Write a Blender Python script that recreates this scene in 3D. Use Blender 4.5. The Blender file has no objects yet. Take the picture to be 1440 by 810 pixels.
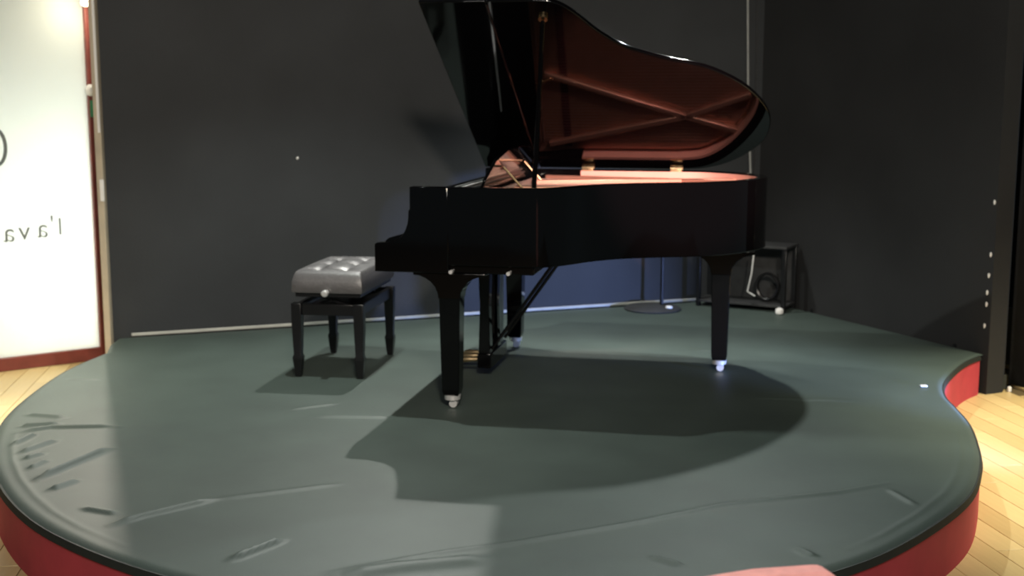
import bpy, bmesh, math, random
import numpy as np
from mathutils import Vector, Matrix, Euler

random.seed(7)
C = bpy.context.scene.collection
SC = bpy.context.scene
PI = math.pi
PO = Vector((-0.613, 5.539, 0.0))      # treble front corner of the piano on the stage
YAW = -0.20836                         # the piano's tail points to the right and a little forward
W = 1.523
FZ = -0.23                             # hall floor below the stage top (stage top is z = 0)
CEIL = 3.55

def pw(a, b, z):                       # piano coordinates to world
    return PO + Vector((a*math.cos(YAW)-b*math.sin(YAW), a*math.sin(YAW)+b*math.cos(YAW), z))

# ------------------------------------------------------------------ camera
cd = bpy.data.cameras.new('camera'); cam = bpy.data.objects.new('camera', cd); C.objects.link(cam)
cam.location = (0, 0, 1.399)
cam.rotation_euler = (PI/2-0.15271, 0, 0)
cd.sensor_width = 36.0
cd.lens = 1759.4/1440*36
cd.clip_start = 0.05
cd.dof.use_dof = True
cd.dof.focus_distance = 3.4
cd.dof.aperture_fstop = 4.2
SC.camera = cam

# ------------------------------------------------------------------ world, exposure
w = bpy.data.worlds.new('world'); SC.world = w; w.use_nodes = True
w.node_tree.nodes['Background'].inputs['Color'].default_value = (0.72, 0.95, 1.0, 1)
w.node_tree.nodes['Background'].inputs['Strength'].default_value = 0.075
SC.view_settings.view_transform = 'Standard'
SC.view_settings.look = 'None'
SC.view_settings.exposure = 0.0
SC.view_settings.gamma = 1.0
SC.view_settings.use_curve_mapping = False

# ------------------------------------------------------------------ lights
def spot(name, loc, target, power, color, angle, blend=0.5, radius=0.05):
    d = bpy.data.lights.new(name, 'SPOT'); d.energy = power; d.color = color
    d.spot_size = math.radians(angle); d.spot_blend = blend; d.shadow_soft_size = radius
    o = bpy.data.objects.new(name, d); C.objects.link(o); o.location = loc
    o.rotation_euler = (Vector(target)-Vector(loc)).to_track_quat('-Z', 'Y').to_euler()
    return o
def area(name, loc, target, power, color, sx, sy):
    d = bpy.data.lights.new(name, 'AREA'); d.energy = power; d.color = color
    d.shape = 'RECTANGLE'; d.size = sx; d.size_y = sy
    o = bpy.data.objects.new(name, d); C.objects.link(o); o.location = loc
    o.rotation_euler = (Vector(target)-Vector(loc)).to_track_quat('-Z', 'Y').to_euler()
    return o
# stage spots on the bar over the back of the stage
spot('stage_spot', pw(-.31, 1.95, 2.57), pw(.35, -.45, 0), 210, (1.0, 1.0, .93), 104, .6, .02)
spot('stage_spot', pw(-.31, .35, 2.57), pw(.15, -.10, 0), 170, (.95, 1.0, .93), 140, .5, .02)
spot('stage_spot', pw(1.50, 1.75, 2.57), pw(1.55, -.70, 0), 190, (.92, 1.0, .95), 104, .5, .02)
spot('stage_spot', pw(.75, 2.30, 2.57), pw(.80, 2.28, 0), 210, (1.0, 1.0, .94), 84, .9, .05)
# warm pink spot from the right front, into the open piano
spot('pink_spot', pw(3.1, -2.6, 2.75), pw(1.12, .95, .95), 2200, (1.0, .53, .50), 16, .6, .04)
# dim warm front light on wall and piano
spot('front_spot', (.2, 0.4, 3.2), (-.9, 7.6, .95), 820, (1.0, .86, .70), 54, .9, .16)
# second front spot, unseen, added to brighten the right wall
spot('front_spot', (1.25, 0.4, 3.2), (2.35, 7.6, 1.0), 620, (1.0, .90, .76), 36, .9, .06)
# added blue fill, unseen low at the right, tints the wall under the piano
spot('blue_fill', (3.05, 4.3, .09), (.22, 8.08, .06), 1400, (.30, .44, 1.0), 30, 1.0, .07)
# house lights over the hall floor, right and left of the stage
spot('house_spot', (4.2, 5.2, 3.3), (3.5, 5.2, FZ), 1250, (1.0, .91, .66), 62, .5, .25)
spot('house_spot', (-4.2, 4.8, 3.3), (-3.6, 5.6, FZ), 600, (1.0, .90, .68), 62, .5, .25)
area('house_light', (0, -0.5, 3.3), (0, 3.0, FZ), 160, (1.0, .95, .88), 3.4, 0.6)
# daylight behind the frosted door
area('door_daylight', (-3.15, 8.35, 0.55), (-2.85, 7.55, 0.60), 40, (1.0, .99, .94), 1.1, 1.2)

# ------------------------------------------------------------------ materials
def mat(name, col, rough=.5, metal=0, spec=.5, coat=0, noise=None, bump=None, sheen=0):
    m = bpy.data.materials.new(name); m.use_nodes = True
    nt = m.node_tree; p = nt.nodes['Principled BSDF']
    p.inputs['Base Color'].default_value = (*col, 1); p.inputs['Roughness'].default_value = rough
    p.inputs['Metallic'].default_value = metal; p.inputs['Specular IOR Level'].default_value = spec
    p.inputs['Coat Weight'].default_value = coat
    if sheen: p.inputs['Sheen Weight'].default_value = sheen
    tc = nt.nodes.new('ShaderNodeTexCoord')
    if noise:
        sc, amt = noise
        n = nt.nodes.new('ShaderNodeTexNoise'); n.inputs['Scale'].default_value = sc; n.inputs['Detail'].default_value = 6
        nt.links.new(tc.outputs['Object'], n.inputs['Vector'])
        mr = nt.nodes.new('ShaderNodeMapRange'); mr.inputs['From Min'].default_value = .25; mr.inputs['From Max'].default_value = .75
        mr.inputs['To Min'].default_value = 1-amt; mr.inputs['To Max'].default_value = 1+amt
        nt.links.new(n.outputs['Fac'], mr.inputs['Value'])
        mx = nt.nodes.new('ShaderNodeMix'); mx.data_type = 'RGBA'; mx.blend_type = 'MULTIPLY'; mx.inputs['Factor'].default_value = 1
        mx.inputs['A'].default_value = (*col, 1)
        nt.links.new(mr.outputs['Result'], mx.inputs['B']); nt.links.new(mx.outputs['Result'], p.inputs['Base Color'])
    if bump:
        sc, st = bump
        n = nt.nodes.new('ShaderNodeTexNoise'); n.inputs['Scale'].default_value = sc; n.inputs['Detail'].default_value = 5
        nt.links.new(tc.outputs['Object'], n.inputs['Vector'])
        b = nt.nodes.new('ShaderNodeBump'); b.inputs['Strength'].default_value = st; b.inputs['Distance'].default_value = .01
        nt.links.new(n.outputs['Fac'], b.inputs['Height']); nt.links.new(b.outputs['Normal'], p.inputs['Normal'])
    return m
M = dict(
    black=mat('black_lacquer', (.0015, .0015, .0018), .06, spec=.36, noise=(3, .1)),
    satin=mat('satin_black', (.006, .006, .007), .30, noise=(9, .15)),
    leather=mat('black_leather', (.075, .072, .075), .44, spec=1.0, bump=(90, .15), noise=(30, .15)),
    copper=mat('copper_bronze_plate', (.70, .40, .29), .34, metal=.75, noise=(14, .08)),
    spruce=mat('spruce', (.80, .52, .34), .42, noise=(6, .08)),
    rimwood=mat('red_maple', (.78, .40, .32), .4, noise=(6, .08)),
    brass=mat('brass', (.95, .72, .42), .25, metal=1, noise=(20, .05)),
    chrome=mat('chrome', (.82, .82, .82), .3, metal=.6, noise=(20, .03)),
    felt=mat('red_felt', (.07, .008, .012), .9, noise=(60, .2)),
    string=mat('steel_string', (.7, .6, .55), .3, metal=1, noise=(10, .05)),
    bluesheen=mat('pale_blue_reflection', (.50, .60, .62), .25, noise=(6, .1)),  # reflection on the lyre, painted as a pale blue colour
    cover=mat('grey_green_stage_cloth', (.057, .078, .069), .55, spec=.35, noise=(3.5, .14), bump=(300, .08)),
    hem=mat('black_hem', (.012, .016, .014), .7, noise=(20, .2)),
    skirt=mat('red_stage_skirt', (.45, .042, .062), .75, noise=(7, .12)),
    wall=mat('charcoal_wall_paint', (.030, .033, .036), .75, spec=.3, noise=(2.2, .14), bump=(60, .12)),
    wall2=mat('black_wall_paint', (.024, .025, .026), .8, spec=.25, noise=(2.2, .14), bump=(60, .12)),
    curtain=mat('black_curtain', (.010, .011, .013), .9, spec=.1, noise=(10, .2)),
    navy=mat('dark_navy_paint', (.012, .017, .028), .6, noise=(5, .2)),
    ceiling=mat('dark_ceiling', (.02, .02, .02), .9, noise=(5, .2)),
    palegrey=mat('pale_trim', (.42, .42, .38), .6, noise=(9, .15)),
    beige=mat('beige_post', (.46, .40, .30), .6, noise=(8, .1)),
    frame=mat('red_brown_door_frame', (.20, .045, .035), .45, noise=(12, .2)),
    white=mat('white_plastic', (.80, .80, .78), .4, noise=(9, .04)),
    green=mat('green_plate', (.06, .30, .14), .5, noise=(9, .1)),
    grey=mat('grey_lettering', (.20, .23, .23), .7, noise=(9, .1)),
    salmon=mat('salmon_chair_cloth', (.82, .36, .33), .8, noise=(40, .1), bump=(200, .2)),
    cable=mat('grey_cable', (.30, .31, .30), .5, noise=(12, .1)),
    subfloor=mat('floor_joint', (.10, .07, .03), .8, noise=(6, .2)),
    mesh=mat('dark_grey_panel', (.022, .023, .024), .7, noise=(20, .3)),
)
# wood plank: grain along the plank, tone changes from plank to plank
def plank_mat():
    m = bpy.data.materials.new('oak_plank'); m.use_nodes = True
    nt = m.node_tree; p = nt.nodes['Principled BSDF']; p.inputs['Roughness'].default_value = .38
    tc = nt.nodes.new('ShaderNodeTexCoord'); mp = nt.nodes.new('ShaderNodeMapping'); mp.inputs['Scale'].default_value = (3, 40, 10)
    n = nt.nodes.new('ShaderNodeTexNoise'); n.inputs['Scale'].default_value = 1.5; n.inputs['Detail'].default_value = 7
    oi = nt.nodes.new('ShaderNodeObjectInfo')
    ad = nt.nodes.new('ShaderNodeMath'); ad.operation = 'ADD'
    ml = nt.nodes.new('ShaderNodeMath'); ml.operation = 'MULTIPLY'; ml.inputs[1].default_value = .55
    m2 = nt.nodes.new('ShaderNodeMath'); m2.operation = 'MULTIPLY'; m2.inputs[1].default_value = .5
    cr = nt.nodes.new('ShaderNodeValToRGB')
    cr.color_ramp.elements[0].color = (.50, .36, .16, 1); cr.color_ramp.elements[1].color = (.72, .56, .28, 1)
    L = nt.links.new
    L(tc.outputs['Object'], mp.inputs['Vector']); L(mp.outputs['Vector'], n.inputs['Vector'])
    L(n.outputs['Fac'], ml.inputs[0]); L(oi.outputs['Random'], m2.inputs[0]); L(ml.outputs[0], ad.inputs[0]); L(m2.outputs[0], ad.inputs[1])
    L(ad.outputs[0], cr.inputs['Fac']); L(cr.outputs['Color'], p.inputs['Base Color'])
    return m
M['plank'] = plank_mat()
def frosted_mat():
    m = bpy.data.materials.new('frosted_glass_film'); m.use_nodes = True
    nt = m.node_tree; nt.nodes.remove(nt.nodes['Principled BSDF'])
    tr = nt.nodes.new('ShaderNodeBsdfTranslucent'); tr.inputs['Color'].default_value = (.86, .90, .86, 1)
    df = nt.nodes.new('ShaderNodeBsdfDiffuse'); df.inputs['Color'].default_value = (.82, .85, .82, 1)
    mx = nt.nodes.new('ShaderNodeMixShader'); mx.inputs[0].default_value = .3
    tc = nt.nodes.new('ShaderNodeTexCoord'); n = nt.nodes.new('ShaderNodeTexNoise'); n.inputs['Scale'].default_value = 3
    mr = nt.nodes.new('ShaderNodeMapRange'); mr.inputs['To Min'].default_value = .26; mr.inputs['To Max'].default_value = .34
    L = nt.links.new
    L(tc.outputs['Object'], n.inputs['Vector']); L(n.outputs['Fac'], mr.inputs['Value']); L(mr.outputs['Result'], mx.inputs[0])
    L(tr.outputs[0], mx.inputs[1]); L(df.outputs[0], mx.inputs[2])
    L(mx.outputs[0], nt.nodes['Material Output'].inputs['Surface'])
    return m
M['frosted'] = frosted_mat()
def glow_mat():
    m = bpy.data.materials.new('lamp_bulb'); m.use_nodes = True
    p = m.node_tree.nodes['Principled BSDF']; p.inputs['Emission Color'].default_value = (1, .86, .5, 1); p.inputs['Emission Strength'].default_value = 6
    return m
M['bulb'] = glow_mat()

# ------------------------------------------------------------------ mesh helpers
def link(name, bm, m, parent=None, sharp=35, bevel=0, loc=None):
    bmesh.ops.recalc_face_normals(bm, faces=bm.faces)
    me = bpy.data.meshes.new(name); bm.to_mesh(me); bm.free()
    me.materials.append(M[m] if isinstance(m, str) else m)
    for p in me.polygons: p.use_smooth = True
    me.set_sharp_from_angle(angle=math.radians(sharp))
    o = bpy.data.objects.new(name, me); C.objects.link(o)
    if parent: o.parent = parent
    if loc: o.location = loc
    if bevel:
        b = o.modifiers.new('bevel', 'BEVEL'); b.width = bevel; b.segments = 2; b.limit_method = 'ANGLE'; b.angle_limit = math.radians(40)
        b.harden_normals = False
    return o
def box(bm, x0, x1, y0, y1, z0, z1, mtx=None):
    vs = [bm.verts.new((x, y, z)) for x in (x0, x1) for y in (y0, y1) for z in (z0, z1)]
    if mtx:
        for v in vs: v.co = mtx @ v.co
    for f in ((0,1,3,2), (4,6,7,5), (0,4,5,1), (2,3,7,6), (0,2,6,4), (1,5,7,3)):
        bm.faces.new([vs[i] for i in f])
    return bm
def newbox(*a): return box(bmesh.new(), *a)
def tube(bm, pts, r, n=8, cap=True):
    pts = [Vector(p) for p in pts]; rings = []
    rr = r if isinstance(r, (list, tuple)) else [r]*len(pts)
    up = None
    for i, p in enumerate(pts):
        t = (pts[min(i+1, len(pts)-1)]-pts[max(i-1, 0)]).normalized()
        if up is None:
            up = Vector((0, 0, 1)) if abs(t.z) < .9 else Vector((1, 0, 0))
        x = t.cross(up).normalized(); up = x.cross(t).normalized()
        rings.append([bm.verts.new(p+(x*math.cos(2*PI*k/n)+up*math.sin(2*PI*k/n))*rr[i]) for k in range(n)])
    for a, b in zip(rings, rings[1:]):
        for k in range(n): bm.faces.new((a[k], a[(k+1) % n], b[(k+1) % n], b[k]))
    if cap: bm.faces.new(rings[0]); bm.faces.new(rings[-1])
    return bm
def lathe(bm, prof, c, n=20):
    rings = [[bm.verts.new((c[0]+r*math.cos(2*PI*k/n), c[1]+r*math.sin(2*PI*k/n), c[2]+z)) for k in range(n)] for r, z in prof]
    for a, b in zip(rings, rings[1:]):
        for k in range(n): bm.faces.new((a[k], a[(k+1) % n], b[(k+1) % n], b[k]))
    bm.faces.new(rings[0]); bm.faces.new(rings[-1])
    return bm
def prism(bm, poly, z0, z1, f=lambda x, y, z: (x, y, z)):
    lo = [bm.verts.new(f(x, y, z0)) for x, y in poly]; hi = [bm.verts.new(f(x, y, z1)) for x, y in poly]
    n = len(poly)
    for i in range(n): bm.faces.new((lo[i], lo[(i+1) % n], hi[(i+1) % n], hi[i]))
    bm.faces.new(lo); bm.faces.new(hi)
    return bm
def sqloft(bm, secs):                  # stack of rectangles (cx, cy, hx, hy, z)
    rings = [[bm.verts.new((cx+sx*hx, cy+sy*hy, z)) for sx, sy in ((-1,-1),(1,-1),(1,1),(-1,1))] for cx, cy, hx, hy, z in secs]
    for a, b in zip(rings, rings[1:]):
        for k in range(4): bm.faces.new((a[k], a[(k+1) % 4], b[(k+1) % 4], b[k]))
    bm.faces.new(rings[0]); bm.faces.new(rings[-1])
    return bm
def thing(name, label, cat, loc, rz=0, group=None):
    o = bpy.data.objects.new(name, None); C.objects.link(o); o.location = loc; o.rotation_euler = (0, 0, rz)
    o.empty_display_size = .1
    return tag(o, label, cat, group)
def tag(o, label, cat, group=None):
    o['label'] = label; o['category'] = cat
    if group: o['group'] = group
    return o
def struct(o): o['kind'] = 'structure'; return o
def catmull(pts, per=6, closed=False):
    pts = [np.array(p, float) for p in pts]; n = len(pts); out = []
    rng = range(n) if closed else range(n-1)
    for i in rng:
        p0 = pts[(i-1) % n] if (closed or i > 0) else 2*pts[0]-pts[1]
        p1 = pts[i]; p2 = pts[(i+1) % n]
        p3 = pts[(i+2) % n] if (closed or i+2 < n) else 2*pts[-1]-pts[-2]
        for k in range(per):
            t = k/per
            out.append(.5*((2*p1)+(-p0+p2)*t+(2*p0-5*p1+4*p2-p3)*t*t+(-p0+3*p1-3*p2+p3)*t**3))
    if not closed: out.append(pts[-1])
    return out
def inset(poly, d):                    # offset an open or closed outline to its left
    P = np.array(poly); T = np.gradient(P, axis=0); T /= np.linalg.norm(T, axis=1)[:, None]+1e-9
    return P+np.stack([-T[:, 1], T[:, 0]], 1)*d

# ------------------------------------------------------------------ room shell
WB0 = Vector((-2.33, 7.19, 0)); WC = Vector((1.713, 8.674, 0)); WR1 = Vector((2.612, 6.724, 0))
def wall_slab(name, p, q, th, z0, z1, m, side=1):
    d = (q-p).normalized(); n = Vector((-d.y, d.x, 0))*th*side
    bm = bmesh.new(); prism(bm, [(p.x, p.y), (q.x, q.y), ((q+n).x, (q+n).y), ((p+n).x, (p+n).y)], z0, z1)
    return struct(link(name, bm, m))
wb = wall_slab('wall_back', WB0, WC+(WC-WB0).normalized()*.12, .12, FZ, CEIL, 'wall')
wr = wall_slab('wall_right', WC, WR1, .12, FZ, CEIL, 'wall2')
# chips of pale paint down the right wall's free end, one speck on the back wall
dW = (WR1-WC).normalized(); nW = Vector((dW.y, -dW.x, 0))
for k, (s, z) in enumerate(((2.13, .83), (2.125, .545), (2.12, .43), (2.115, .335), (2.115, .27), (2.11, .15))):
    p = WC+dW*s+nW*.004
    bm = bmesh.new(); tube(bm, [p+Vector((0, 0, z-.014)), p+Vector((.002, 0, z)), p+Vector((0, 0, z+.012))], [.003, .0075, .004], 6)
    link('paint_chip', bm, 'white', wr)
bm = bmesh.new(); tube(bm, [(-1.296, 7.566, 1.018), (-1.292, 7.566, 1.026), (-1.288, 7.567, 1.034)], [.004, .009, .004], 6)
link('paint_chip', bm, 'white', wb)
for s, z in ((.62, 1.36), (1.9, .60)):
    p = WC+dW*s
    bm = bmesh.new(); tube(bm, [p-nW*.01, p+nW*.006], .012, 8); link('nail_head', bm, 'curtain', wr)
# pale strip where the stage meets the back wall
d = (WC-WB0).normalized(); nb = Vector((d.y, -d.x, 0))
p, q = WB0+d*.10+nb*.002, WC-d*.04+nb*.002
bm = bmesh.new(); prism(bm, [(p.x, p.y), (q.x, q.y), ((q+nb*.012).x, (q+nb*.012).y), ((p+nb*.012).x, (p+nb*.012).y)], .002, .020)
struct(link('baseboard_back', bm, 'palegrey', bevel=.003))
# end post of the back wall, pale edge strip, switch plate
bm = newbox(-2.372, -2.332, 7.15, 7.24, FZ, CEIL); post = struct(link('trim_1', bm, 'beige', bevel=.006))
bm = newbox(-2.347, -2.333, 7.139, 7.149, 1.19, CEIL-.05); link('edge_strip', bm, 'white', post)
bm = newbox(-2.352, -2.328, 7.138, 7.149, .80, .925); link('switch_plate', bm, 'white', post, bevel=.003)
# pier, gap and black curtain at the right
bm = newbox(2.63, 2.735, 6.79, 6.90, FZ, CEIL); struct(link('trim_2', bm, 'navy', bevel=.006))
bm = newbox(2.635, 2.74, 6.775, 6.788, FZ+.02, FZ+.10); struct(link('trim_3', bm, 'hem'))
bm = newbox(2.755, 2.775, 6.78, 6.80, FZ, FZ+.03); tag(link('paper_scrap', bm, 'white', bevel=.004), 'tiny white scrap on the wooden floor at the foot of the dark pier', 'scrap')
cur = bmesh.new(); N = 60; lo = []; hi = []
for i in range(N+1):
    x = 2.80+i*.03; y = 6.90+.025*math.sin(i*1.25)
    lo.append(cur.verts.new((x, y, FZ+.01))); hi.append(cur.verts.new((x, y, CEIL)))
for i in range(N): cur.faces.new((lo[i], lo[i+1], hi[i+1], hi[i]))
o = link('stage_curtain', cur, 'curtain', sharp=80); s = o.modifiers.new('solid', 'SOLIDIFY'); s.thickness = .006
tag(o, 'black curtain hanging beyond the dark pier at the far right edge', 'curtain')
bm = newbox(-6, 6, 9.6, 9.7, FZ, CEIL); struct(link('wall_far', bm, 'curtain'))
# ceiling and floor base
bm = newbox(-6, 6, -2, 11, CEIL, CEIL+.1); struct(link('ceiling', bm, 'ceiling'))
bm = newbox(-6, 6, -2, 11, FZ-.12, FZ-.016); floor = struct(link('floor', bm, 'subfloor'))

# ------------------------------------------------------------------ stage outline
edge = [(-2.239, 6.779), (-2.301, 6.393), (-2.299, 5.985), (-2.255, 5.493), (-2.165, 5.10), (-2.003, 4.66), (-1.75, 4.218), (-1.46, 3.873), (-1.046, 3.55),
        (-.55, 3.315), (0, 3.235), (.50, 3.325), (.941, 3.560), (1.25, 3.818), (1.605, 4.255), (1.806, 4.666), (1.909, 4.979), (1.983, 5.273),
        (2.022, 5.549), (2.052, 5.78), (2.135, 6.045), (2.285, 6.335), (2.43, 6.565), (2.565, 6.723)]
front = [tuple(p) for p in catmull(edge, 8)]
CX, CY = 0.0, 5.9
full = front+[tuple(WR1.xy+Vector((-.012, -.0))), tuple((WC+Vector((-.012, -.02, 0))).xy), tuple((WB0+Vector((.03, -.012, 0))).xy), (-2.29, 7.0)]
ang = lambda p: math.atan2(p[1]-CY, p[0]-CX)
FP = np.array(full)
def radius(th):                        # distance from the centre to the outline along th
    dx, dy = math.cos(th), math.sin(th); best = 9
    A = FP; B = np.roll(FP, -1, 0); E = B-A
    den = dx*E[:, 1]-dy*E[:, 0]; ax = A[:, 0]-CX; ay = A[:, 1]-CY
    with np.errstate(all='ignore'):
        t = (ax*E[:, 1]-ay*E[:, 0])/den; s = (ax*dy-ay*dx)/den
    ok = (t > 0) & (s >= -1e-6) & (s <= 1+1e-6)
    return float(np.min(t[ok]))
# creases and seams of the cover in world coordinates: path, height, half width
CR = [([(-2.145,5.392),(-1.963,5.343)],.010,.018), ([(-2.094,5.187),(-1.953,5.235)],.014,.018), ([(-2.066,5.085),(-1.955,5.165),(-1.687,5.189)],.014,.018),
      ([(-2.015,4.902),(-1.992,5.063)],.014,.016), ([(-1.945,4.79),(-1.868,4.966)],.014,.018), ([(-1.898,4.712),(-1.852,4.781)],.012,.016),
      ([(-1.829,4.581),(-1.802,4.684)],.012,.016), ([(-1.749,4.448),(-1.608,4.852)],.020,.020), ([(-1.654,4.322),(-1.597,4.431)],.014,.018),
      ([(-1.468,4.119),(-1.335,4.061)],.010,.018), ([(-1.321,3.948),(-1.24,4.04),(-1.041,4.22)],.014,.018), ([(-1.041,4.22),(-.622,4.40)],.005,.020),
      ([(-2.215,6.095),(-2.049,6.095)],.006,.018), ([(-.856,3.637),(-.73,3.81)],.016,.018), ([(-.876,5.359),(-.531,5.348)],.008,.018),
      ([(-.995,5.485),(-.808,5.591)],.006,.018), ([(-.525,3.54),(-.208,3.705),(-.006,3.78),(.426,3.987),(.715,4.156),(1.167,4.298),(1.374,4.406)],.007,.016),
      ([(1.352,4.331),(1.396,4.158)],.006,.016), ([(.428,3.664),(.511,3.588)],.009,.016), ([(-.5,3.501),(-.339,3.569),(-.064,3.639)],.016,.05),
      ([(.889,3.738),(.927,3.665)],.009,.016), ([(1.132,5.708),(1.579,5.64)],.004,.018), ([(1.03,6.833),(1.133,6.736)],.006,.02)]
for i0, i1 in ((12*8+4, 17*8), (4*8, 8*8)):
    CR.append(([tuple(p) for p in inset(front, .075)[i0:i1:4]], .003, .015))
def heights(X, Y):
    Z = np.zeros_like(X)
    for path, hgt, wd in CR:
        D = np.full_like(X, 9.0); T = np.zeros_like(X)
        Ls = [math.dist(a, b) for a, b in zip(path, path[1:])]; tot = sum(Ls); acc = 0
        for (a, b), L in zip(zip(path, path[1:]), Ls):
            ex, ey = b[0]-a[0], b[1]-a[1]
            t = np.clip(((X-a[0])*ex+(Y-a[1])*ey)/(L*L), 0, 1)
            dd = np.hypot(X-a[0]-t*ex, Y-a[1]-t*ey); k = dd < D
            D = np.where(k, dd, D); T = np.where(k, (acc+t*L)/tot, T); acc += L
        Z += hgt*(1.2 if hgt >= .008 else 1.0)*np.exp(-(D/(wd*.85))**2)*np.clip(np.sin(T*PI)*1.6+.25, 0, 1)
    Z += .0012*np.sin(X*3.1+Y*1.7)*np.sin(Y*4.3-X*2.2)
    return Z
stage = thing('stage_platform', 'low round-edged stage with wrinkled dark grey-green cloth top and red side', 'stage', (0, 0, FZ))
NA, NR = 1400, 240
ths = [2*PI*i/NA for i in range(NA)]; R_ = np.array([radius(t) for t in ths])
tt = np.linspace(0, 1, NR+1)[1:]**.8
XX = CX+np.outer(tt, R_*np.cos(ths)); YY = CY+np.outer(tt, R_*np.sin(ths)); ZZ = heights(XX, YY)
ZZ -= .012*np.clip((tt[:, None]-.985)/.015, 0, 1)**2
verts = [(CX, CY, -FZ)]+[(float(XX[j, i]), float(YY[j, i]), float(ZZ[j, i])-FZ) for j in range(NR) for i in range(NA)]
faces = [(0, 1+i, 1+(i+1) % NA) for i in range(NA)]
for j in range(NR-1):
    for i in range(NA):
        a = 1+j*NA+i; b = 1+j*NA+(i+1) % NA
        faces.append((a, a+NA, b+NA, b))
me = bpy.data.meshes.new('cover'); me.from_pydata(verts, [], faces); me.materials.append(M['cover'])
for p_ in me.polygons: p_.use_smooth = True
o = bpy.data.objects.new('cover', me); C.objects.link(o); o.parent = stage
def band(name, out0, z0, out1, z1, m, pts=front, th=.02):
    P0 = inset(pts, -out0); P1 = inset(pts, -out1); Pi = inset(pts, th)
    bm = bmesh.new(); cols = []
    for a, b, c in zip(P0, P1, Pi):
        cols.append([bm.verts.new((a[0], a[1], z0)), bm.verts.new((b[0], b[1], z1)), bm.verts.new((c[0], c[1], z1)), bm.verts.new((c[0], c[1], z0))])
    for u, v in zip(cols, cols[1:]):
        for k in range(4): bm.faces.new((u[k], v[k], v[(k+1) % 4], u[(k+1) % 4]))
    bm.faces.new(cols[0]); bm.faces.new(cols[-1])
    return link(name, bm, m, stage, sharp=50)
band('skirt', .002, 0.0, .002, -FZ-.028, 'skirt')
band('hem', .010, -FZ-.034, .004, -FZ-.010, 'hem')
bm = newbox(1.985, 2.015, 5.925, 5.950, 0, .004); tag(link('tape_scrap', bm, 'white', loc=(0, 0, .003)), 'small white tape scrap on the stage cloth near its right notch', 'tape')

# ------------------------------------------------------------------ floor planks
ux, uy = .155, -.988; PWD, PLN = .115, .85
def inside(x, y, poly):
    c = False; n = len(poly); j = n-1
    for i in range(n):
        xi, yi = poly[i]; xj, yj = poly[j]
        if (yi > y) != (yj > y) and x < (xj-xi)*(y-yi)/(yj-yi)+xi: c = not c
        j = i
    return c
bm = newbox(-PLN/2+.0015, PLN/2-.0015, -PWD/2+.0015, PWD/2-.0015, -.015, 0)
pm = link('plank', bm, 'plank', floor, bevel=.0015)
cands = []
for i in range(-60, 60):
    for j in range(-12, 14):
        s = j*PLN+(.37*i % 1)*PLN; t = i*PWD
        x = s*ux-t*uy; y = 5.5+s*uy+t*ux
        if not (3.3 < y < 8.6 and abs(x) < .47*y+.25): continue
        cs = [(x+a*ux*PLN/2-b*uy*PWD/2, y+a*uy*PLN/2+b*ux*PWD/2) for a in (-1, 0, 1) for b in (-1, 1)]
        if all(inside(cx, cy, full) for cx, cy in cs): continue
        if x > 1.5 and y > 7.1: continue
        if -2.2 < x < 2 and y > 6.5: continue
        cands.append((x, y))
cands.sort(key=lambda c: math.hypot(*c))
for k, (x, y) in enumerate(cands[:298]):
    o = pm if k == 0 else pm.copy()
    if k: C.objects.link(o)
    o.parent = floor; o.location = (x, y, FZ); o.rotation_euler = (0, 0, math.atan2(uy, ux))

# ------------------------------------------------------------------ frosted door at the left
A = Vector((-2.535, 7.705, 0)); Bv = Vector((-3.085, 7.308, 0)); dd = (Bv-A).normalized(); nn = Vector((dd.y, -dd.x, 0))
if nn.y > 0: nn = -nn
rzd = math.atan2(dd.y, dd.x)
door = struct(bpy.data.objects.new('door_1', None)); C.objects.link(door); door.location = (A.x, A.y, FZ); door.rotation_euler = (0, 0, rzd)
# local: x along the door to the left, +y towards the viewer
fy = 1 if (Matrix.Rotation(rzd, 3, 'Z') @ Vector((0, 1, 0))).y < 0 else -1
def dbox(x0, x1, y0, y1, z0, z1): return newbox(x0, x1, min(fy*y0, fy*y1), max(fy*y0, fy*y1), z0, z1)
link('glass_panel', dbox(.03, 1.40, -.006, .006, .075, 3.0), 'frosted', door)
link('bottom_rail', dbox(-.06, 1.45, -.03, .035, 0, .078), 'frame', door, bevel=.005)
link('frame_post', dbox(-.075, .055, -.035, .04, 0, 3.1), 'frame', door, bevel=.006)
bm = bmesh.new(); tube(bm, [(.045, fy*y_, 1.66) for y_ in (.038, .055, .085, .1)], [.022, .036, .036, .02], 14)
link('round_door_contact', bm, 'white', door)
link('green_plate', dbox(-.02, .050, .041, .049, 1.50, 1.60), 'green', door, bevel=.003)
def glyph(body, size, x, z):
    cu = bpy.data.curves.new('lettering', 'FONT'); cu.body = body; cu.size = size; cu.extrude = .0008; cu.offset = -.001
    tmp = bpy.data.objects.new('tmp', cu); C.objects.link(tmp)
    dg = bpy.context.evaluated_depsgraph_get(); me = bpy.data.meshes.new_from_object(tmp.evaluated_get(dg))
    bpy.data.objects.remove(tmp)
    # the film is read from its other side, so the word runs mirrored for us: from right to left
    for v in me.vertices: v.co = Vector((x+v.co.x, fy*(.008+v.co.z), z+v.co.y))
    me.materials.clear(); me.materials.append(M['grey'])
    o = bpy.data.objects.new('lettering', me); C.objects.link(o); o.parent = door
    return o
for ch, x, z, s in (('l', .240, .795, .150), ("'", .288, .800, .160), ('a', .326, .785, .165), ('v', .430, .777, .165), ('a', .520, .771, .165)):
    glyph(ch, s, x, z)
bm = bmesh.new()
tube(bm, [(.545+.055*(1-math.cos(t)), fy*.009, 1.33+.105*math.sin(t)) for t in np.linspace(-1.75, 1.75, 24)], .0105, 6)
link('logo_arc', bm, 'grey', door)
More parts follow.
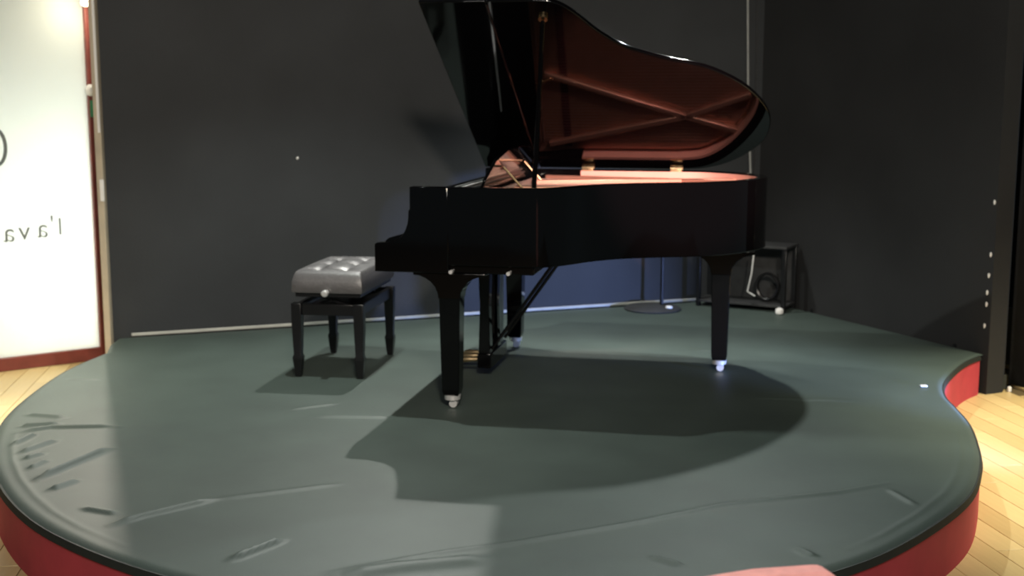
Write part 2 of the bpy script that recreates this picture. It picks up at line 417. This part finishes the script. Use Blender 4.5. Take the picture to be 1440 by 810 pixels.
# small wall lamp at the head of the door post
lamp = thing('wall_lamp', 'small bright warm lamp at the top of the frosted door post', 'lamp', (-2.505, 7.52, 1.945))
bm = bmesh.new(); lathe(bm, [(.006, -.030), (.024, -.022), (.028, 0), (.02, .02), (.012, .03)], (0, 0, 0), 14); link('bulb', bm, 'bulb', lamp)
bm = bmesh.new(); lathe(bm, [(.014, .026), (.020, .032), (.020, .075), (.008, .085)], (0, 0, 0), 14); link('socket', bm, 'satin', lamp)
bm = bmesh.new(); tube(bm, [(0, 0, .08), (0, .06, .11), (-.02, .17, .10)], .007, 8); link('bracket', bm, 'satin', lamp)
ld = bpy.data.lights.new('lamp_light', 'SPOT'); ld.energy = 170; ld.color = (1.0, .90, .76); ld.shadow_soft_size = .006
ld.spot_size = math.radians(80); ld.spot_blend = .4
lo_ = bpy.data.objects.new('lamp_light', ld); C.objects.link(lo_); lo_.parent = lamp; lo_.location = (.025, -.040, -.02)
lo_.rotation_euler = (Vector((-1.75, 5.0, 0))-Vector((-2.505, 7.475, 1.925))).to_track_quat('-Z', 'Y').to_euler()
lg_ = bpy.data.lights.new('lamp_glow', 'POINT'); lg_.energy = 6; lg_.color = (1.0, .88, .66); lg_.shadow_soft_size = .03
lo2 = bpy.data.objects.new('lamp_glow', lg_); C.objects.link(lo2); lo2.parent = lamp; lo2.location = (0, -.05, -.02)

# ------------------------------------------------------------------ grand piano (local: x to the tail, y to the bass side, z up)
piano = thing('grand_piano', 'glossy black grand piano with lid propped wide open, copper-coloured frame inside', 'piano', PO+Vector((0, 0, .002)), YAW)
ctrl = [(.66, 0), (.76, .015), (.84, .095), (.93, .24), (1.05, .37), (1.235, .469), (1.40, .535), (1.53, .64), (1.615, .752), (1.68, .896), (1.70, 1.03), (1.672, 1.195), (1.59, 1.335), (1.48, 1.445), (1.36, 1.507), (1.22, W)]
curve = [(.165, 0), (.30, 0), (.45, 0), (.58, 0)]+[tuple(p) for p in catmull(ctrl, 5)]+[(1.0, W), (.7, W), (.4, W), (.165, W)]
curve_in = [tuple(p) for p in inset(curve, .048)]
def slab(out, inn, z0, z1, bm):
    cols = []
    for a, b in zip(out, inn):
        cols.append([bm.verts.new((*a, z0)), bm.verts.new((*a, z1)), bm.verts.new((*b, z1)), bm.verts.new((*b, z0))])
    for u, v in zip(cols, cols[1:]):
        for k in range(4): bm.faces.new((u[k], v[k], v[(k+1) % 4], u[(k+1) % 4]))
    bm.faces.new(cols[0]); bm.faces.new(cols[-1])
    return bm
link('case', slab(curve, curve_in, .655, 1.0, bmesh.new()), 'black', piano, sharp=40, bevel=.005)
rim_out = [p for p in inset(curve, .0485) if p[0] > .46]; rim_in = [p for p in inset(curve, .062) if p[0] > .46]
k_ = min(len(rim_out), len(rim_in))
link('inner_rim', slab([tuple(p) for p in rim_out[:k_]], [tuple(p) for p in rim_in[:k_]], .70, .992, bmesh.new()), 'rimwood', piano, sharp=40)
link('case_floor', prism(bmesh.new(), [tuple(p) for p in inset(curve, .03)], .672, .69), 'satin', piano)
arc = [(.080+.078*math.sin(t), .875-.115*math.cos(t)) for t in np.linspace(.1, PI/2, 9)]+[(.158, .895), (.165, .90)]
armp = [(0, .62), (0, .742), (.012, .75), (.07, .753)]+arc+[(.165, 1.0), (.34, 1.0), (.34, .62)]
for y0, y1 in ((-.003, .055), (W-.055, W+.003)):
    link('arm', prism(bmesh.new(), armp, y0, y1, lambda x, y, z: (x, z, y)), 'black', piano, bevel=.004)
link('keybed', newbox(.004, .72, .02, W-.02, .618, .672), 'black', piano, bevel=.006)
link('key_slip', newbox(.008, .03, .055, W-.055, .672, .728), 'black', piano, bevel=.003)
fb = bmesh.new(); prism(fb, [(.035, .735), (.03, .75), (.05, .766), (.17, .80), (.205, .90), (.225, .90), (.225, .735)], .056, W-.056, lambda x, y, z: (x, z, y))
link('fallboard', fb, 'black', piano, bevel=.003)
link('nameboard', newbox(.226, .25, .05, W-.05, .73, .975), 'black', piano, bevel=.002)
link('fallboard_hinge', newbox(.264, .272, .28, 1.20, .956, .964), 'chrome', piano, bevel=.002)
link('music_shelf', newbox(.25, .43, .05, W-.05, .935, .955), 'black', piano, bevel=.003)
# desk, leaning back
dk = bmesh.new(); Rm = Matrix.Translation((.42, 0, .958)) @ Matrix.Rotation(math.radians(24), 4, 'Y')
prism(dk, [(.27, 0), (1.25, 0), (1.27, .06), (1.22, .16), (1.05, .205), (.76, .215), (.47, .205), (.30, .16), (.25, .06)], -.007, .007, lambda x, y, z: Rm @ Vector((z, x, y)))
link('music_desk', dk, 'black', piano, bevel=.002)
for y in (.5, 1.0):
    dk = bmesh.new(); tube(dk, [Rm @ Vector((.012, y, .12)), (.57, y, .965)], .006, 6); link('desk_prop', dk, 'brass', piano)
# soundboard, iron plate with bars, strings, felt
sb = [p for p in inset(curve, .05) if p[0] > .58]
link('soundboard', prism(bmesh.new(), [tuple(p) for p in sb], .885, .895), 'spruce', piano)
ppl = [tuple(p) for p in inset(curve, .085) if p[0] > .60]
pl = prism(bmesh.new(), [(.45, .06), (.45, W-.06)][::-1]+ppl, .915, .935)
plate = link('iron_plate', pl, 'copper', piano, bevel=.003)
def bar(p, q, wd=.028, z0=.935, z1=.972):
    d = Vector((q[0]-p[0], q[1]-p[1], 0)); L = d.length; d.normalize(); n = Vector((-d.y, d.x, 0))*wd/2
    bm = bmesh.new(); prism(bm, [((Vector((*p, 0))+n).x, (Vector((*p, 0))+n).y), ((Vector((*q, 0))+n).x, (Vector((*q, 0))+n).y), ((Vector((*q, 0))-n).x, (Vector((*q, 0))-n).y), ((Vector((*p, 0))-n).x, (Vector((*p, 0))-n).y)], z0, z1)
    return link('plate_bar', bm, 'copper', plate, bevel=.004)
for p, q in (((.52, .98), (1.264, 1.229)), ((.52, 1.40), (1.264, 1.229)), ((1.264, 1.229), (1.60, 1.10)), ((1.264, 1.229), (1.56, 1.32)), ((.52, .55), (1.10, .62)), ((.50, .25), (.80, .28))):
    bar(p, q)
link('felt_strip', newbox(.60, .64, .10, W-.10, .9355, .941), 'felt', plate)
st = bmesh.new()
for i in range(70):
    y = .14+i*(W-.28)/69
    xe = .70+.95*min(1, max(0, (y-.05)/1.0)); xe = min(xe, 1.60-.30*max(0, y-1.1)/.4)
    box(st, .50, xe, y-.0012, y+.0012, .950, .953)
so = link('strings', st, 'string', plate); so['kind'] = 'stuff'
pins = bmesh.new()
for i in range(60):
    y = .14+i*(W-.28)/59
    for k in range(2): box(pins, .465+k*.02, .471+k*.02, y-.003, y+.003, .935, .962)
so = link('tuning_pins', pins, 'string', plate); so['kind'] = 'stuff'
# lid: flat outline turned up about the bass side
TH = .5529
def lidf(x, y, z):
    s = W-y; return (x, W-s*math.cos(TH)+z*math.sin(TH), 1.004+s*math.sin(TH)+z*math.cos(TH))
lc = [tuple(p) for p in inset(curve, -.006)]
lid_main = [(.462, -.006)]+[p for p in lc if p[0] > .47]+[(.462, W+.004)]
lid = link('lid', prism(bmesh.new(), lid_main, 0, .022, lidf), 'black', piano, sharp=40, bevel=.005)
flap = [(.150, -.006), (.458, -.006), (.458, W+.004), (.150, W+.004)]
link('lid_flap', prism(bmesh.new(), flap, 0, .022, lidf), 'black', lid, bevel=.005)
hb = bmesh.new(); tube(hb, [lidf(.460, .01, -.001), lidf(.460, W-.05, -.001)], .004, 8); link('flap_hinge', hb, 'black', lid)
for a in (.735, 1.215):
    hb = bmesh.new(); tube(hb, [(a-.035, W-.012, 1.004), (a+.035, W-.012, 1.004)], .013, 10)
    box(hb, a-.03, a+.03, W-.052, W-.046, .955, 1.003)
    box(hb, a-.028, a+.028, W-.046, W-.012, 1.0, 1.006)
    link('lid_hinge', hb, 'brass', piano, bevel=.002)
# prop stick with cup
pr = bmesh.new(); tube(pr, [(.715, .035, .975), (.708, .17, 1.30), (.70, .315, 1.725)], [.011, .011, .010], 8)
prop = link('lid_prop', pr, 'black', piano)
pr = bmesh.new(); tube(pr, [lidf(.70, .115, -.001), lidf(.70, .115, -.014)], .022, 12); link('prop_cup', pr, 'brass', prop)
pr = bmesh.new(); tube(pr, [(.715, .02, .985), (.715, .05, .985)], .016, 10); link('prop_pivot', pr, 'brass', prop)
# legs with casters
def leg(a, b, side):
    bm = bmesh.new()
    sqloft(bm, [(a, b, .034, .034, .060), (a, b, .040, .040, .085), (a, b, .0485, .0485, .545), (a, b, .052, .05, .56)])
    lg = link('leg', bm, 'black', piano, bevel=.004)
    bm = bmesh.new()                                         # curved corbel block at the leg's head
    prof = [(-.165, .62), (-.165, .608)]+[(-.050-.115*(1-math.sin(t)), .608-.105*(1-math.cos(t))) for t in np.linspace(0, PI/2, 7)][1:]
    prof = prof+[(-x, z) for x, z in prof[::-1]]
    prism(bm, prof, -.05, .05, lambda x, y, z: (a+x, b+z, y))
    link('leg_block', bm, 'black', lg, bevel=.003)
    bm = bmesh.new(); lathe(bm, [(.022, .034), (.036, .038), (.038, .058), (.030, .062)], (a, b, 0), 16); link('ferrule', bm, 'chrome', lg)
    bm = bmesh.new(); tube(bm, [(a+.006, b-.016, .0195), (a+.006, b+.016, .0195)], .0185, 14); tube(bm, [(a+.004, b, .02), (a, b, .036)], .012, 8)
    link('caster', bm, 'chrome', lg)
    return lg
leg(.338, .062, 1); leg(.338, W-.062, 1); leg(1.485, 1.075, 1)
# small chrome studs put in as painted glints along the keybed edge
for a, b in ((.35, .012), (.61, .012)):
    bm = bmesh.new(); tube(bm, [(a, b+.01, .626), (a, b-.016, .626)], .009, 10); link('keybed_glint', bm, 'chrome', piano)
# pedal lyre
lyre = link('pedal_lyre', newbox(.305, .375, .68, 1.06, .045, .12), 'black', piano, bevel=.005)
link('lyre_head', newbox(.30, .40, .68, 1.06, .595, .618), 'black', lyre, bevel=.005)
for y in (.715, .90):
    bm = bmesh.new(); sqloft(bm, [(.34, y, .030, .032, .118), (.34, y, .024, .026, .36), (.34, y, .032, .034, .598)]); link('lyre_post', bm, 'black', lyre, bevel=.004)
link('lyre_board', newbox(.336, .344, .74, .93, .118, .597), 'black', lyre, bevel=.001)
bs = link('lyre_reflection', newbox(.352, .360, .935, 1.05, .118, .597), 'bluesheen', lyre, bevel=.001); bs['label'] = 'painted pale blue reflection, a narrow strip behind the black posts'  # blue gloss reflection on the lyre, put into the strip's colour
for y in (.76, .85, .94):
    bm = bmesh.new(); tube(bm, [(.31, y, .075), (.25, y, .072), (.19, y, .066), (.165, y, .060)], [.008, .012, .018, .010], 8); link('pedal', bm, 'brass', lyre)
for y in (.72, 1.02):
    bm = bmesh.new(); tube(bm, [(.372, y, .14), (.74, y-.05, .655)], .009, 8); link('brace_rod', bm, 'black', lyre)

# ------------------------------------------------------------------ piano bench
bench = thing('piano_bench', 'square black piano bench with tufted leather seat and turning side knob', 'bench', (-.868, 6.428, .002), YAW+.049)
HX, HY = .160, .294
for sx in (-1, 1):
    for sy in (-1, 1):
        x, y = sx*HX, sy*HY
        bm = bmesh.new(); sqloft(bm, [(x, y, .014, .014, 0), (x, y, .018, .018, .03), (x, y, .0235, .0235, .085), (x, y, .025, .025, .10), (x, y, .0195, .0195, .115), (x, y, .025, .025, .27), (x, y, .026, .026, .375)])
        link('leg', bm, 'satin', bench, bevel=.003)
for sy in (-1, 1): link('apron', newbox(-HX+.026, HX-.026, sy*HY-.012, sy*HY+.012, .315, .372), 'satin', bench, bevel=.003)
for sx in (-1, 1): link('apron', newbox(sx*HX-.012, sx*HX+.012, -HY+.026, HY-.026, .315, .372), 'satin', bench, bevel=.003)
bm = bmesh.new(); box(bm, -.13, .13, -.26, .26, .345, .352)
for sy in (-1, 1):
    for sx in (-1, 1):
        box(bm, -.10, .10, -.012, .012, -.006, .006, Matrix.Translation((0, sy*.23, .385)) @ Matrix.Rotation(sx*.3, 4, 'Y'))
tube(bm, [(0, -.25, .384), (0, .25, .384)], .008, 8)
link('lift_mechanism', bm, 'satin', bench)
link('seat_board', newbox(-.168, .168, -.298, .298, .405, .428), 'satin', bench, bevel=.004)
# tufted cushion
SX, SY = .185, .318; nx, ny = 44, 70
bt = [(x, y) for x in (-.07, .07) for y in (-.19, 0, .19)]
def rr(u, v):                          # square to rounded square
    return u*SX*(1-.035*v**8), v*SY*(1-.02*u**8)
bm = bmesh.new(); grid = {}
for i in range(nx+1):
    for j in range(ny+1):
        u = -1+2*i/nx; v = -1+2*j/ny
        su = math.copysign(1-(1-abs(u))**1.6, u); sv = math.copysign(1-(1-abs(v))**1.9, v)
        x, y = rr(su, sv)
        e = max(abs(su), abs(sv)); 
        z = .535+.012*(1-su*su)*(1-sv*sv)-.050*(max(0, (e-.84)/.16))**2.6
        for bx, by in bt: z -= .007*math.exp(-((x-bx)**2+(y-by)**2)/(2*.030**2))
        for bx in (-.07, .07): z -= .009*math.exp(-((x-bx)/.020)**2)*max(0, 1-(abs(y)/.27)**8)
        for by in (-.19, 0, .19): z -= .009*math.exp(-((y-by)/.020)**2)*max(0, 1-(abs(x)/.14)**8)
        grid[i, j] = bm.verts.new((x, y, z))
for i in range(nx):
    for j in range(ny): bm.faces.new((grid[i, j], grid[i+1, j], grid[i+1, j+1], grid[i, j+1]))
rim = [grid[i, 0] for i in range(nx)]+[grid[nx, j] for j in range(ny)]+[grid[i, ny] for i in range(nx, 0, -1)]+[grid[0, j] for j in range(ny, 0, -1)]
prev = rim
for f, z in ((1.012, .44), (1.0, .429), (.96, .427)):
    cur_ = [bm.verts.new((v.co.x*f, v.co.y*f, z)) for v in rim]
    for k in range(len(rim)): bm.faces.new((prev[k], prev[(k+1) % len(rim)], cur_[(k+1) % len(rim)], cur_[k]))
    prev = cur_
bm.faces.new(prev)
cush = link('cushion', bm, 'leather', bench, sharp=60)
for bx, by in bt:
    bm = bmesh.new(); lathe(bm, [(.004, .004), (.010, .002), (.008, -.006)], (bx, by, .5225), 10); link('button', bm, 'satin', cush)
kn = bmesh.new(); tube(kn, [(0, -.25, .432), (0, -.33, .432)], .009, 8); tube(kn, [(0, -.322, .432), (0, -.328, .432), (0, -.352, .432), (0, -.358, .432)], [.010, .017, .017, .010], 14)
link('knob', kn, 'chrome', bench)

# ------------------------------------------------------------------ corner equipment
fl = Vector((1.236, 8.311, 0)); fr = Vector((1.769, 8.008, 0)); dv = (fr-fl); LW = dv.length; rzf = math.atan2(dv.y, dv.x)
rack = thing('equipment_frame', 'low black open equipment frame in the corner behind the piano', 'rack', fl, rzf)
for x in (.0, LW-.028):
    for y in (0, .22): link('post', newbox(x, x+.028, y, y+.028, 0, .415), 'satin', rack, bevel=.003)
link('top_panel', newbox(-.004, LW+.004, -.004, .252, .415, .432), 'mesh', rack, bevel=.003)
link('bottom_panel', newbox(.0, LW, .0, .248, .03, .045), 'mesh', rack, bevel=.003)
link('back_panel', newbox(.029, LW-.029, .232, .246, .046, .414), 'mesh', rack, bevel=.002)
def rk(x, y, z): return fl+Matrix.Rotation(rzf, 3, 'Z') @ Vector((x, y, z))
bm = bmesh.new()
pts = [rk(.46+.075*math.cos(t)*(1-.01*t/6), .11+.012*math.sin(t*.37), .045+.105+.085*math.sin(t)) for t in np.linspace(0, 8*PI, 90)]
tube(bm, pts, .009, 6); tag(link('cable_coil', bm, 'satin'), 'coiled black cable inside the open equipment frame', 'cable')
bm = bmesh.new(); tube(bm, [(1.572, 8.605, CEIL), (1.585, 8.608, 2.04), (1.604, 8.605, 1.42), (1.640, 8.60, .80), (1.630, 8.58, .50), rk(.40, .262, .38), rk(.405, .262, .12), rk(.42, .27, .01)], .007, 8)
tag(link('hanging_cable', bm, 'cable'), 'pale grey cable hanging down the room corner, nearer the piano lid', 'cable')
bm = bmesh.new(); tube(bm, [(1.650, 8.645, CEIL), (1.655, 8.645, 2.0), (1.668, 8.64, 1.3), (1.672, 8.64, .3), (1.672, 8.62, .01)], .0055, 8)
tag(link('hanging_cable', bm, 'mesh'), 'thin dark cable hanging just right of the pale one in the corner', 'cable')
bm = bmesh.new(); tube(bm, [rk(.405, -.02, .40), rk(.395, -.03, .25), rk(.37, -.03, .13), rk(.42, -.02, .10)], .005, 6)
tag(link('white_lead', bm, 'white'), 'short white lead dangling in front of the equipment frame', 'cable')
bm = bmesh.new(); lathe(bm, [(.010, 0), (.024, .006), (.028, .022), (.024, .036), (.010, .044)], (1.727, 7.965, 0), 14)
tag(link('floor_marker', bm, 'white'), 'small round white marker on the stage by the equipment frame', 'marker')
ms = thing('microphone_stand', 'microphone stand with round dark base behind the piano', 'stand', (.93, 8.17, 0))
bm = bmesh.new(); lathe(bm, [(.185, 0), (.19, .008), (.17, .018), (.06, .03), (.02, .036)], (0, 0, 0), 28); link('round_base', bm, 'mesh', ms)
bm = bmesh.new(); tube(bm, [(.06, 0, .028), (.06, 0, .10), (.062, 0, .55)], [.014, .012, .011], 10); link('pole', bm, 'satin', ms)
bm = bmesh.new(); lathe(bm, [(.02, 0), (.024, .01), (.018, .02)], (.10, -.08, .015), 10); o = link('white_fitting', bm, 'white', ms)

# ------------------------------------------------------------------ chair in the audience (only its top shows)
ch = thing('audience_chair', 'salmon pink padded chair back just below the front of the stage', 'chair', (.345, 1.92, FZ-.0), math.radians(17))
prof = [(-.20, .50), (.20, .50), (.20, .824)]+[(.165+.035*math.cos(t), .826+.033*math.sin(t)) for t in np.linspace(.2, PI/2, 6)]+[(.06, .864), (0, .862), (-.08, .858)]+[(-.165-.035*math.sin(t), .826+.033*math.cos(t)) for t in np.linspace(0, PI/2-.2, 6)]+[(-.20, .824)]
link('backrest', prism(bmesh.new(), prof, -.03, .03, lambda x, y, z: (x, z, y)), 'salmon', ch, bevel=.014)
link('seat', newbox(-.21, .21, -.46, -.02, .42, .48), 'salmon', ch, bevel=.015)
for x in (-.185, .185):
    link('leg', tube(bmesh.new(), [(x, -.02, 0), (x, .0, .45), (x, .0, .72)], .012, 8), 'satin', ch)
    link('leg', tube(bmesh.new(), [(x, -.43, 0), (x, -.42, .43)], .012, 8), 'satin', ch)
